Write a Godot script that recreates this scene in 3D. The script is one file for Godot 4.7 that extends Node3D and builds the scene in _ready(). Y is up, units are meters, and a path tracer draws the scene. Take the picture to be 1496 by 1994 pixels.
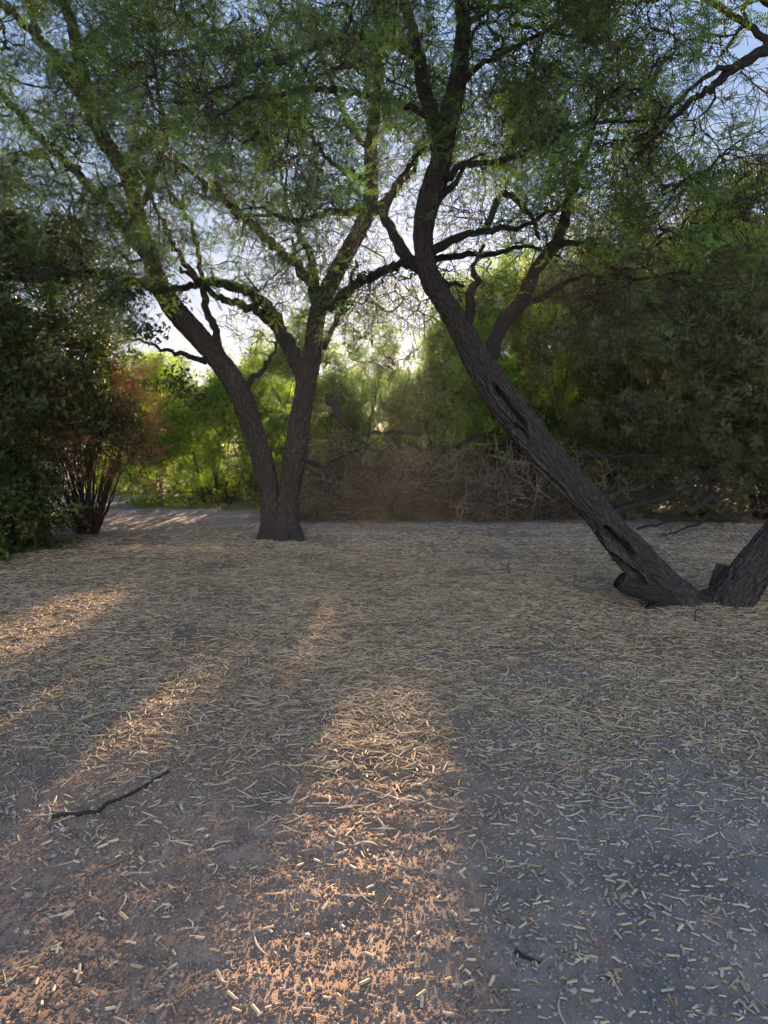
extends Node3D
# A shaded clearing under two mesquite trees, looking towards a low sun behind the leaning trunk.

const F := 1424.0          # focal length in photograph pixels
const EYE := 1.55
const HORIZON := 850.0
const CX := 748.0
const CY := 997.0

var pitch := 0.0
var sun := Vector3.ZERO
var sun_flat := Vector3.ZERO
var side := Vector3.ZERO
var rng := RandomNumberGenerator.new()
var soil_noise := FastNoiseLite.new()
var fine_noise := FastNoiseLite.new()
var clod_noise := FastNoiseLite.new()
var bark_noise := FastNoiseLite.new()
var patch_noise := FastNoiseLite.new()
var mounds := PackedVector3Array()   # litter banked against the trunks: x, z, height
var used := {}
var M := {}
var S := {}


class Buf:
	var v := PackedVector3Array()
	var n := PackedVector3Array()
	var uv := PackedVector2Array()
	var i := PackedInt32Array()
	func mesh(m: Material, onto: ArrayMesh = null) -> ArrayMesh:
		var a := []
		a.resize(Mesh.ARRAY_MAX)
		a[Mesh.ARRAY_VERTEX] = v
		if n.size() == v.size():
			a[Mesh.ARRAY_NORMAL] = n
		if uv.size() == v.size():
			a[Mesh.ARRAY_TEX_UV] = uv
		a[Mesh.ARRAY_INDEX] = i
		var am := onto if onto else ArrayMesh.new()
		am.add_surface_from_arrays(Mesh.PRIMITIVE_TRIANGLES, a)
		am.surface_set_material(am.get_surface_count() - 1, m)
		return am


class Skel:                 # points of a plant's wood, which new twigs look up to attach to
	var p := PackedVector3Array()
	var r := PackedFloat32Array()
	var cells := {}
	func add(q: Vector3, rad: float) -> void:
		var key := Vector3i((q * 1.25).floor())
		if not cells.has(key):
			cells[key] = PackedInt32Array()
		cells[key].append(p.size())
		p.append(q)
		r.append(rad)
	func nearest(q: Vector3) -> int:
		var k := Vector3i((q * 1.25).floor())
		var best := -1
		var bd := 1e9
		for ring in 5:
			for x in range(-ring, ring + 1):
				for y in range(-ring, ring + 1):
					for z in range(-ring, ring + 1):
						if maxi(absi(x), maxi(absi(y), absi(z))) != ring:
							continue
						var c = cells.get(k + Vector3i(x, y, z))
						if c == null:
							continue
						for j: int in c:
							var d := p[j].distance_squared_to(q)
							if p[j].y > q.y + 0.3:
								d *= 1.5
							if d < bd:
								bd = d
								best = j
			if best >= 0 and bd < pow(0.8 * ring, 2.0):
				break
		return best


class Leaves:               # places for leaf sprays
	var t: Array[Transform3D] = []
	var c := PackedColorArray()


# ---------------------------------------------------------------- places

func ray(px: float, py: float) -> Vector3:
	return Vector3((px - CX) / F, (CY - py) / F, -1.0).rotated(Vector3.RIGHT, -pitch)


func at(px: float, py: float, d: float) -> Vector3:
	return Vector3(0, EYE, 0) + ray(px, py) * d


func on_ground(px: float, py: float) -> Vector3:
	var r := ray(px, py)
	var p := Vector3(0, EYE, 0) + r * (EYE / -r.y)
	return Vector3(p.x, ground_y(p.x, p.z), p.z)


func ground_y(x: float, z: float) -> float:
	var h := soil_noise.get_noise_2d(x, z) * 0.035
	h += maxf(0.0, Vector2(x, z).length() - 30.0) * 0.004
	for m in mounds:
		var d := Vector2(x - m.x, z - m.y).length_squared()
		if d < 1.5:
			h += m.z * exp(-d / 0.16)
	return h


func open_to_sun(p: Vector3) -> float:
	# How often the sun's ray through p must stay free of leaves: the gaps in the thicket that let the low sun reach the clearing.
	var g := p - sun * (p.y / sun.y)
	var a := g.dot(sun_flat)
	var c := g.dot(side) + 0.05 * patch_noise.get_noise_2d(a * 1.7, 3.0)
	if c > -0.5 and c < 0.2 and a > -2.0 and a < 5.0:
		return 0.95 if a < 4.2 else 0.8
	if c > -0.95 and c < -0.68 and a > 4.6 and a < 6.6:
		return 0.97
	if c > -1.68 and c < -1.34 and a > 3.0 and a < 4.6:
		return 0.97
	if c > -3.5 and c < -2.75 and a > 4.6 and a < 7.4:
		return 0.98
	if c > -2.65 and c < -2.2 and a > 3.4 and a < 5.0:
		return 0.98
	if c > -2.4 and c < -0.4 and a > -1.5 and a < 2.4:
		return 0.8
	if c > -9.0 and c < -3.2 and a > 12.0 and a < 15.0:
		return 0.75
	if c > -4.2 and c < -2.6 and a > 9.3 and a < 10.6:
		return 0.9
	return 0.0


# ---------------------------------------------------------------- naming

func numbered(called: String) -> String:
	var n: int = used.get(called, 0)
	used[called] = n + 1
	return called if n == 0 else "%s_%03d" % [called, n]


func thing(called: String, label: String, category: String, pos := Vector3.ZERO, group := "") -> Node3D:
	var o := Node3D.new()
	o.name = numbered(called)
	add_child(o, true)
	o.position = pos
	tag(o, label, category, group)
	return o


func tag(o: Node, label: String, category: String, group := "") -> void:
	o.set_meta("label", label)
	if category:
		o.set_meta("category", category)
	if group:
		o.set_meta("group", group)


func put(called: String, mesh: Mesh, parent: Node, kind := "") -> MeshInstance3D:
	var o := MeshInstance3D.new()
	o.mesh = mesh
	o.name = numbered(called) if parent == self else called
	parent.add_child(o, true)
	if kind:
		o.set_meta("kind", kind)
	return o


func scatter(called: String, mesh: Mesh, lv: Leaves, parent: Node, kind := "stuff") -> MultiMeshInstance3D:
	if lv.t.is_empty():
		return null
	var mm := MultiMesh.new()
	mm.transform_format = MultiMesh.TRANSFORM_3D
	mm.use_colors = true
	mm.mesh = mesh
	mm.instance_count = lv.t.size()
	for k in lv.t.size():
		mm.set_instance_transform(k, lv.t[k])
		mm.set_instance_color(k, lv.c[k])
	var o := MultiMeshInstance3D.new()
	o.multimesh = mm
	o.name = numbered(called) if parent == self else called
	parent.add_child(o, true)
	if kind:
		o.set_meta("kind", kind)
	return o


# ---------------------------------------------------------------- tubes

func frame(t: Vector3, ref: Vector3) -> Array:
	var u := ref - t * t.dot(ref)
	if u.length() < 0.05:
		u = Vector3.RIGHT - t * t.x
	u = u.normalized()
	return [u, t.cross(u)]


func tube(b: Buf, pts: PackedVector3Array, rad: PackedFloat32Array, sides: int, cap := true) -> void:
	var count := pts.size()
	var base := b.v.size()
	var ref := Vector3(0.31, 0.17, 0.93).normalized()
	var along := 0.0
	for k in count:
		var t := (pts[mini(k + 1, count - 1)] - pts[maxi(k - 1, 0)]).normalized()
		var f := frame(t, ref)
		var u: Vector3 = f[0]
		var w: Vector3 = f[1]
		ref = u
		if k > 0:
			along += pts[k].distance_to(pts[k - 1])
		for j in sides + 1:
			var a := TAU * j / sides
			var d := u * cos(a) + w * sin(a)
			b.v.append(pts[k] + d * rad[k])
			b.n.append(d)
			b.uv.append(Vector2(float(j) / sides, along))
	for k in count - 1:
		for j in sides:
			var p := base + k * (sides + 1) + j
			var q := p + sides + 1
			b.i.append_array(PackedInt32Array([p, q + 1, p + 1, p, q, q + 1]))
	if cap:
		for e in 2:
			var k := 0 if e == 0 else count - 1
			var c := b.v.size()
			var t := (pts[1] - pts[0] if e == 0 else pts[count - 2] - pts[count - 1]).normalized()
			b.v.append(pts[k])
			b.n.append(-t)
			b.uv.append(Vector2(0.5, 0.5))
			for j in sides:
				var p := base + k * (sides + 1) + j
				if e == 0:
					b.i.append_array(PackedInt32Array([c, p, p + 1]))
				else:
					b.i.append_array(PackedInt32Array([c, p + 1, p]))


func spline(ctrl: PackedVector3Array, rad: PackedFloat32Array, step: float) -> Array:
	var pts := PackedVector3Array()
	var rr := PackedFloat32Array()
	for k in ctrl.size() - 1:
		var a := ctrl[maxi(k - 1, 0)]
		var d := ctrl[mini(k + 2, ctrl.size() - 1)]
		var m := maxi(1, int(ctrl[k].distance_to(ctrl[k + 1]) / step))
		for j in m:
			var w := float(j) / m
			pts.append(ctrl[k].cubic_interpolate(ctrl[k + 1], a, d, w))
			rr.append(cubic_interpolate(rad[k], rad[k + 1], rad[maxi(k - 1, 0)], rad[mini(k + 2, rad.size() - 1)], w))
	pts.append(ctrl[-1])
	rr.append(rad[-1])
	return [pts, rr]


func traced(list: Array) -> Array:
	# Each row: x and y in the photograph, distance, width in photograph pixels.
	var c := PackedVector3Array()
	var r := PackedFloat32Array()
	for row in list:
		c.append(at(row[0], row[1], row[2]))
		r.append(row[3] * 0.5 * row[2] / F)
	return [c, r]


func bark_trunk(list: Array, hollows: Array, sides: int, step: float, ridge: float, skel: Skel) -> Buf:
	# A trunk with deep, slightly twisted bark; hollows: [x, y in the photograph, half length, half width, depth, shift round the trunk]
	var tr := traced(list)
	var sp := spline(tr[0], tr[1], step)
	var pts: PackedVector3Array = sp[0]
	var rad: PackedFloat32Array = sp[1]
	var along := PackedFloat32Array()
	var s := 0.0
	for k in pts.size():
		if k > 0:
			s += pts[k].distance_to(pts[k - 1])
		along.append(s)
	var holes := []
	for h in hollows:
		var bestk := 0
		var bestd := 1e9
		for k in pts.size():
			var q := at(h[0], h[1], list[0][2])
			var d := Vector2(pts[k].x - q.x, pts[k].y - q.y).length()
			if d < bestd:
				bestd = d
				bestk = k
		holes.append([along[bestk], h[2], h[3], h[4], h[5]])
	var b := Buf.new()
	var seed_at := rng.randf() * 50.0
	for k in pts.size():
		var t := (pts[mini(k + 1, pts.size() - 1)] - pts[maxi(k - 1, 0)]).normalized()
		var f := frame(t, Vector3.BACK)
		var u: Vector3 = f[0]
		var w: Vector3 = f[1]
		if k % 6 == 0 and skel:
			skel.add(pts[k], rad[k])
		for j in sides + 1:
			var a := TAU * (j % sides) / sides
			var r := rad[k]
			var tw := a + along[k] * 0.5
			var q := Vector3(cos(tw) * r * 9.0 + seed_at, sin(tw) * r * 9.0, along[k] * 0.9)
			var lump := bark_noise.get_noise_3dv(q * 0.32) * 0.16 * r
			var q2 := Vector3(cos(tw) * r * 34.0 + seed_at, sin(tw) * r * 34.0, along[k] * 3.0)
			var crack := absf(bark_noise.get_noise_3dv(q2))
			var q3 := Vector3(cos(tw) * r * 60.0, sin(tw) * r * 60.0 + seed_at, along[k] * 11.0)
			var flake := bark_noise.get_noise_3dv(q3)
			var off := lump + ridge * (minf(crack * 3.4, 1.0) - 0.7) + ridge * 0.38 * flake
			for h in holes:
				var ds: float = (along[k] - h[0]) / h[1]
				var da: float = wrapf(a - h[4], -PI, PI) * r / h[2]
				da += 0.25 * sin(ds * 3.0)
				var e := sqrt(ds * ds + da * da)
				if e < 2.0:
					var edge := 1.0 - smoothstep(0.62, 1.05, e + 0.12 * flake)
					off -= h[3] * edge
					off += 0.026 * exp(-pow((e - 1.25) / 0.22, 2.0))
			b.v.append(pts[k] + (u * cos(a) + w * sin(a)) * (r + off))
			b.uv.append(Vector2(float(j) / sides, along[k]))
	var row := sides + 1
	b.n.resize(b.v.size())
	for k in pts.size():
		for j in row:
			var jl := j - 1 if j > 0 else sides - 1
			var jr := j + 1 if j < sides else 1
			var dw := b.v[k * row + jr] - b.v[k * row + jl]
			var dt := b.v[mini(k + 1, pts.size() - 1) * row + j] - b.v[maxi(k - 1, 0) * row + j]
			b.n[k * row + j] = dw.cross(dt).normalized()
	for k in pts.size() - 1:
		for j in sides:
			var p := k * row + j
			var q := p + row
			b.i.append_array(PackedInt32Array([p, q + 1, p + 1, p, q, q + 1]))
	var c := b.v.size()
	b.v.append(pts[-1])
	b.n.append((pts[-1] - pts[-2]).normalized())
	b.uv.append(Vector2(0.5, along[-1]))
	for j in sides:
		var p := (pts.size() - 1) * row + j
		b.i.append_array(PackedInt32Array([c, p + 1, p]))
	return b


func limb(tree: Node3D, skel: Skel, list: Array, crook := 0.03, slim := 1.0, called := "branch") -> void:
	var tr := traced(list)
	var sp := spline(tr[0], tr[1], 0.06)
	var pts: PackedVector3Array = sp[0]
	var rad: PackedFloat32Array = sp[1]
	var off := rng.randf() * 100.0
	for k in pts.size():
		var fade := minf(1.0, k / 6.0)
		pts[k] += Vector3(bark_noise.get_noise_2d(k * 0.5, off), bark_noise.get_noise_2d(k * 0.5, off + 40.0), bark_noise.get_noise_2d(k * 0.5, off + 80.0)) * crook * fade
		rad[k] *= slim
		rad[k] *= 1.0 + 0.16 * bark_noise.get_noise_2d(k * 1.3, off + 7.0)
		if k % 3 == 0:
			skel.add(pts[k], rad[k])
	var b := Buf.new()
	tube(b, pts, rad, 14)
	put(called, b.mesh(M.bark), tree)


func wander(a: Vector3, z: Vector3, start: Vector3, sag: float, wild: float, step: float) -> PackedVector3Array:
	# A crooked path from a to z that leaves along start.
	var l := a.distance_to(z)
	var m := maxi(2, int(l / step))
	var mid := a + start * l * 0.45 + Vector3(rng.randfn(), rng.randfn(), rng.randfn()) * l * 0.09 + Vector3.UP * sag * l
	var pts := PackedVector3Array()
	for k in m + 1:
		var w := float(k) / m
		var q := a.lerp(mid, w).lerp(mid.lerp(z, w), w)
		if k > 0 and k < m:
			q += Vector3(rng.randfn(), rng.randfn(), rng.randfn()) * wild * step
		pts.append(q)
	return pts


func grow(b: Buf, skel: Skel, goals: PackedVector3Array, tips: Array, thick: float, wild := 0.16, twiglets := 2, foot := Vector3.ZERO) -> void:
	# Grows a twig to every goal from the nearest wood, nearest goals first; wood that carries more twigs is thicker. tips collects [point, direction, how far out].
	var order := []
	for g in goals:
		var k := skel.nearest(g)
		if k >= 0:
			order.append([skel.p[k].distance_squared_to(g), g])
	order.sort_custom(func(p, q): return p[0] < q[0])
	var owner := PackedInt32Array()      # which path a point of the skeleton belongs to, -1 for limbs
	owner.resize(skel.p.size())
	owner.fill(-1)
	var heading := PackedVector3Array()
	heading.resize(skel.p.size())
	var core := Skel.new()
	for k in skel.p.size():
		if skel.r[k] > 0.028:
			core.add(skel.p[k], skel.r[k])
	var paths := []
	for row in order:
		var g: Vector3 = row[1]
		var k := skel.nearest(g)
		var from := skel.p[k]
		var l := from.distance_to(g)
		if l < 0.06 or l > 3.2 or open_to_sun(g + foot) >= 0.93:
			continue
		var dir := (g - from).normalized()
		var start := (dir + heading[k] * 0.7 + Vector3.UP * 0.15 + Vector3(rng.randfn(), rng.randfn(), rng.randfn()) * 0.2).normalized()
		var pts := wander(from, g, start, 0.03, wild, 0.1 if l < 1.0 else 0.14)
		var me := paths.size()
		paths.append([pts, owner[k], 1.0, skel.r[k], l])
		for j in range(1, pts.size()):
			skel.add(pts[j], 0.01)
			owner.append(me)
			heading.append((pts[j] - pts[j - 1]).normalized())
	for n in range(paths.size() - 1, -1, -1):
		var up: int = paths[n][1]
		if up >= 0:
			paths[up][2] += paths[n][2]
	for path in paths:
		var pts: PackedVector3Array = path[0]
		var r0 := thick * pow(path[2], 0.45)
		if path[1] < 0:
			r0 = minf(r0, path[3] * 0.8)
		r0 = minf(r0, 0.03)
		var r1 := maxf(0.0026, r0 * (0.5 if path[2] > 1.5 else 0.3))
		var rad := PackedFloat32Array()
		for j in pts.size():
			rad.append(lerpf(r0, r1, float(j) / (pts.size() - 1)))
		tube(b, pts, rad, 6 if r0 > 0.012 else (4 if r0 > 0.006 else 3), false)
		var slight: bool = path[1] >= 0 or path[4] > 0.45
		if not slight:
			continue
		for j in range(1, pts.size()):
			if float(j) / pts.size() > 0.4 and path[2] < 8.0 and not close_to(core, pts[j]):
				tips.append([pts[j], (pts[j] - pts[j - 1]).normalized(), 1.0])
		for e in twiglets:
			var j := rng.randi_range(1, pts.size() - 1)
			var d2 := ((pts[j] - pts[j - 1]).normalized() + Vector3(rng.randfn(), rng.randfn() - 0.5, rng.randfn()) * 0.7).normalized()
			var end := pts[j] + d2 * rng.randf_range(0.15, 0.55)
			var tw := wander(pts[j], end, d2, -0.05, wild, 0.09)
			var rr := PackedFloat32Array()
			for q in tw.size():
				rr.append(lerpf(minf(rad[j], 0.004), 0.002, float(q) / (tw.size() - 1)))
			tube(b, tw, rr, 3, false)
			if not close_to(core, end):
				tips.append([end, d2, 1.0])


func close_to(core: Skel, p: Vector3) -> bool:
	var k := core.nearest(p) if core.p.size() > 40 else -1
	return k >= 0 and core.p[k].distance_to(p) < 0.34


func blobs(list: Array) -> PackedVector3Array:
	# Rows: x, y in the photograph, distance, three half sizes in metres, how many.
	var out := PackedVector3Array()
	for row in list:
		var c := at(row[0], row[1], row[2])
		var n := int(row[6])
		while n > 0:
			var centre := c + ball() * Vector3(row[3], row[4], row[5])
			for k in mini(n, 6):
				out.append(centre + ball() * 0.36)
			n -= 6
	return out


func ball() -> Vector3:
	var q := Vector3(2, 0, 0)
	while q.length_squared() > 1.0:
		q = Vector3(rng.randf_range(-1, 1), rng.randf_range(-1, 1), rng.randf_range(-1, 1))
	return q


func leafy(lv: Leaves, tips: Array, per: float, size: Vector2, droop: float, tint: Color, vary: float, clump := 0.0) -> void:
	for tip in tips:
		var p: Vector3 = tip[0]
		if clump > 0.0 and patch_noise.get_noise_3dv(p * 1.5) < clump - 0.5 + rng.randf() * 0.25:
			continue
		var n := int(per) + (1 if rng.randf() < per - int(per) else 0)
		for k in n:
			var d: Vector3 = (tip[1] + Vector3(rng.randfn(), rng.randfn(), rng.randfn()) * 0.75 + Vector3.DOWN * droop).normalized()
			var s := rng.randf_range(size.x, size.y)
			if rng.randf() < maxf(open_to_sun(p + d * s * 0.08), open_to_sun(p + d * s * 0.27)):
				continue
			lv.t.append(Transform3D(twig_basis(d, rng.randf() * TAU).scaled(Vector3.ONE * s), p))
			var l := 1.0 + rng.randf_range(-vary, vary) + 0.35 * patch_noise.get_noise_3dv(p * 0.6)
			var warm := rng.randf_range(-0.12, 0.16) + 0.15 * patch_noise.get_noise_3dv(p * 0.8 + Vector3(30, 0, 0))
			lv.c.append(Color(tint.r * l * (1.0 + warm), tint.g * l, tint.b * l * (1.0 - warm)))


func twig_basis(d: Vector3, roll: float) -> Basis:
	var f := frame(d, Vector3.UP if absf(d.y) < 0.95 else Vector3.RIGHT)
	var u: Vector3 = f[0]
	var w: Vector3 = f[1]
	var x := u * cos(roll) + w * sin(roll)
	return Basis(x, d, x.cross(d))


# ---------------------------------------------------------------- leaf sprays

func leaflet(b: Buf, p: Vector3, d: Vector3, up: Vector3, l: float, w: float) -> void:
	var s := d.cross(up).normalized() * w * 0.5
	var n := b.v.size()
	var bend := up * l * 0.08
	b.v.append_array(PackedVector3Array([p, p + d * l * 0.45 + s + bend, p + d * l, p + d * l * 0.45 - s + bend]))
	b.i.append_array(PackedInt32Array([n, n + 1, n + 2, n, n + 2, n + 3]))


func feather(b: Buf, wood: Buf, p: Vector3, d: Vector3, up: Vector3, l: float, pairs: int, ll: float, lw: float, droop: float) -> void:
	# One feather-like compound leaf.
	var q := p
	var dir := d
	var path := PackedVector3Array([p])
	for k in pairs:
		dir = (dir + Vector3.DOWN * droop / pairs).normalized()
		q += dir * l / pairs
		path.append(q)
		var s := dir.cross(up).normalized()
		var size := ll * (1.0 - 0.45 * absf(2.0 * k / pairs - 0.8)) * rng.randf_range(0.85, 1.1)
		for e in [-1.0, 1.0]:
			leaflet(b, q, (s * e + dir * 0.55 + up * rng.randf_range(-0.25, 0.25)).normalized(), up, size, lw)
	leaflet(b, q, dir, up, ll * 0.7, lw)
	if wood:
		var thin := PackedVector3Array([path[0], path[path.size() / 2], path[-1]])
		tube(wood, thin, PackedFloat32Array([0.0012, 0.001, 0.0006]), 3, false)


func make_feather_spray(leaves: int, l: float, leaf_l: float, pairs: int, ll: float, lw: float, leaf_m: Material, droop := 0.5) -> ArrayMesh:
	var b := Buf.new()
	var wood := Buf.new()
	var path := PackedVector3Array()
	var rad := PackedFloat32Array()
	for k in 4:
		var w := k / 3.0
		path.append(Vector3(sin(w * 3.0) * 0.02, w * l, -0.05 * w * w))
		rad.append(lerpf(0.002, 0.001, w))
	tube(wood, path, rad, 3, false)
	for k in leaves:
		var w := (k + 0.6) / leaves
		var p := Vector3(sin(w * 3.0) * 0.02, w * l, -0.05 * w * w)
		var a := k * 2.4 + rng.randf_range(-0.4, 0.4)
		var out := Vector3(cos(a), 0.0, sin(a))
		var d := (out + Vector3.UP * rng.randf_range(0.2, 0.9)).normalized()
		var up := (Vector3.UP - d * d.y + ball() * 0.4).normalized()
		feather(b, wood, p, d, up, leaf_l * rng.randf_range(0.75, 1.15), pairs, ll, lw, droop)
	var am := b.mesh(leaf_m)
	return wood.mesh(M.twig, am)


func make_broad_spray(leaves: int, l: float, size: float, leaf_m: Material) -> ArrayMesh:
	var b := Buf.new()
	var wood := Buf.new()
	tube(wood, PackedVector3Array([Vector3.ZERO, Vector3(0.015, l * 0.5, 0.01), Vector3(0, l, -0.03)]), PackedFloat32Array([0.0025, 0.0018, 0.001]), 3, false)
	for k in leaves:
		var w := (k + 0.7) / leaves
		var p := Vector3(0.015 * sin(w * PI), w * l, -0.03 * w * w)
		var a := k * 2.4 + rng.randf_range(-0.5, 0.5)
		var d := (Vector3(cos(a), rng.randf_range(-0.5, 0.4), sin(a))).normalized()
		var up := (Vector3(rng.randfn() * 0.5, 1.0, rng.randfn() * 0.5)).normalized()
		up = (up - d * up.dot(d)).normalized()
		var s := d.cross(up)
		var ll := size * rng.randf_range(0.7, 1.15)
		var stalk := p + d * ll * 0.25
		var n := b.v.size()
		# an oval, pointed blade folded along its midrib: 6 triangles
		b.v.append_array(PackedVector3Array([stalk, stalk + d * ll * 0.3 + s * ll * 0.24 + up * ll * 0.06, stalk + d * ll * 0.65 + s * ll * 0.2 + up * ll * 0.03, stalk + d * ll - up * ll * 0.12,
			stalk + d * ll * 0.65 - s * ll * 0.2 + up * ll * 0.03, stalk + d * ll * 0.3 - s * ll * 0.24 + up * ll * 0.06, stalk + d * ll * 0.5 - up * ll * 0.02]))
		b.i.append_array(PackedInt32Array([n, n + 1, n + 6, n + 1, n + 2, n + 6, n + 2, n + 3, n + 6, n + 3, n + 4, n + 6, n + 4, n + 5, n + 6, n + 5, n, n + 6]))
		tube(wood, PackedVector3Array([p, stalk]), PackedFloat32Array([0.0012, 0.001]), 3, false)
	var am := b.mesh(leaf_m)
	return wood.mesh(M.twig, am)


func make_tuft(stalks: int, h: float, spread: float, r: float, m: Material) -> ArrayMesh:
	var b := Buf.new()
	for k in stalks:
		var a := rng.randf() * TAU
		var base := Vector3(cos(a), 0, sin(a)) * rng.randf() * spread * 0.25
		var tip := Vector3(cos(a), 0, sin(a)) * spread * rng.randf_range(0.4, 1.2) + Vector3.UP * h * rng.randf_range(0.4, 1.0)
		var pts := wander(base, tip, Vector3.UP, 0.12, 0.05, h * 0.22)
		var rr := PackedFloat32Array()
		for q in pts.size():
			rr.append(lerpf(r, r * 0.35, float(q) / (pts.size() - 1)))
		tube(b, pts, rr, 3, false)
	return b.mesh(m)


func make_dry_spray(m: Material, twigs: int, l: float) -> ArrayMesh:
	# a bare, many-forked bunch of dead twigs
	var b := Buf.new()
	var pts := wander(Vector3.ZERO, Vector3(0, l, 0), Vector3.UP, 0.0, 0.15, l * 0.12)
	var rr := PackedFloat32Array()
	for q in pts.size():
		rr.append(lerpf(0.006, 0.003, float(q) / (pts.size() - 1)))
	tube(b, pts, rr, 3, false)
	for k in twigs:
		var j := rng.randi_range(1, pts.size() - 1)
		var d := (Vector3(rng.randfn(), 0.7, rng.randfn())).normalized()
		var tw := wander(pts[j], pts[j] + d * l * rng.randf_range(0.2, 0.55), d, 0.05, 0.18, l * 0.1)
		var r2 := PackedFloat32Array()
		for q in tw.size():
			r2.append(lerpf(0.0042, 0.002, float(q) / (tw.size() - 1)))
		tube(b, tw, r2, 3, false)
	return b.mesh(m)


# ---------------------------------------------------------------- materials

func seamless(freq: float, kind: int, octaves: int, size: int, seed_no: int, fractal := FastNoiseLite.FRACTAL_FBM) -> Image:
	var n := FastNoiseLite.new()
	n.seed = seed_no
	n.noise_type = kind
	n.frequency = freq
	n.fractal_type = fractal
	n.fractal_octaves = octaves
	return n.get_seamless_image(size, size)


func tex(im: Image) -> ImageTexture:
	return ImageTexture.create_from_image(im)


func srgb(r: float, g: float, b: float) -> Color:
	return Color(r, g, b).linear_to_srgb()


func tinted(im: Image, dark: Color, pale: Color, grain: Image = null, share := 0.0) -> ImageTexture:
	var s := im.get_width()
	var out := Image.create(s, s, false, Image.FORMAT_RGB8)
	for y in s:
		for x in s:
			var w := im.get_pixel(x, y).r
			if grain:
				w = lerpf(w, grain.get_pixel(x, y).r, share)
			out.set_pixel(x, y, dark.lerp(pale, w).linear_to_srgb())
	return tex(out)


func mat(called: String, c: Color, rough := 0.9) -> StandardMaterial3D:
	var m := StandardMaterial3D.new()
	m.resource_name = called
	m.albedo_color = c.linear_to_srgb()
	m.roughness = rough
	m.metallic_specular = 0.3
	M[called] = m
	return m


func leaf_mat(called: String, c: Color, through: Color, rough := 0.55) -> void:
	var m := mat(called, c, rough)
	m.vertex_color_use_as_albedo = true
	m.cull_mode = BaseMaterial3D.CULL_DISABLED
	m.backlight_enabled = true
	m.backlight = through.linear_to_srgb()
	m.metallic_specular = 0.4


func make_materials() -> void:
	var fbm := seamless(0.012, FastNoiseLite.TYPE_SIMPLEX_SMOOTH, 5, 512, 3)
	var ridged := seamless(0.009, FastNoiseLite.TYPE_SIMPLEX, 4, 512, 5, FastNoiseLite.FRACTAL_RIDGED)
	var grain := seamless(0.16, FastNoiseLite.TYPE_SIMPLEX, 3, 512, 8)
	var soil := mat("soil", Color.WHITE, 0.97)
	soil.albedo_texture = tinted(fbm, Color(0.62, 0.6, 0.58), Color(1.0, 1.0, 1.0), grain, 0.55)
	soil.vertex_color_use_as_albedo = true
	soil.uv1_triplanar = true
	soil.uv1_world_triplanar = true
	soil.uv1_scale = Vector3.ONE * 1.7
	soil.metallic_specular = 0.15
	soil.heightmap_enabled = true
	soil.heightmap_texture = tex(grain)
	soil.heightmap_scale = 0.15
	for spec in [["bark", Color(0.018, 0.016, 0.015), Color(0.13, 0.112, 0.102)], ["pale_bark", Color(0.05, 0.042, 0.033), Color(0.17, 0.14, 0.112)]]:
		var m := mat(spec[0], Color.WHITE, 0.95)
		m.albedo_texture = tinted(ridged, spec[1], spec[2], grain, 0.35)
		m.uv1_scale = Vector3(5.0, 0.9, 1.0)
		m.heightmap_enabled = true
		m.heightmap_texture = tex(ridged)
		m.heightmap_scale = 3.5
		m.metallic_specular = 0.2
	mat("hollow_wood", Color(0.012, 0.01, 0.009), 0.95)
	mat("cut_wood", Color(0.16, 0.13, 0.10), 0.9)
	mat("twig", Color(0.038, 0.031, 0.026), 0.9)
	mat("dry_twig", Color(0.185, 0.15, 0.112), 0.95).vertex_color_use_as_albedo = true
	mat("red_twig", Color(0.062, 0.036, 0.026), 0.95)
	mat("brown_twig", Color(0.12, 0.088, 0.062), 0.95)
	mat("red_dry", Color(0.30, 0.15, 0.085), 0.95).vertex_color_use_as_albedo = true
	leaf_mat("mesquite_leaf", Color(0.105, 0.165, 0.05), Color(0.52, 0.6, 0.24))
	leaf_mat("bush_leaf", Color(0.105, 0.165, 0.055), Color(0.62, 0.68, 0.25))
	leaf_mat("bright_leaf", Color(0.16, 0.235, 0.05), Color(0.85, 0.95, 0.28))
	leaf_mat("broad_leaf", Color(0.09, 0.125, 0.045), Color(0.8, 0.85, 0.3), 0.55)
	mat("pod", Color(0.47, 0.39, 0.29), 0.85).vertex_color_use_as_albedo = true
	mat("pebble", Color(0.4, 0.36, 0.33), 0.95).vertex_color_use_as_albedo = true
	mat("clod", Color(0.25, 0.185, 0.145), 1.0).vertex_color_use_as_albedo = true
	var far_hill := mat("hill", Color(0.11, 0.10, 0.075), 1.0)
	far_hill.albedo_texture = tinted(fbm, Color(0.45, 0.5, 0.4), Color(1, 1, 1), grain, 0.4)
	far_hill.uv1_triplanar = true
	far_hill.uv1_world_triplanar = true
	far_hill.uv1_scale = Vector3.ONE * 0.03


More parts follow.
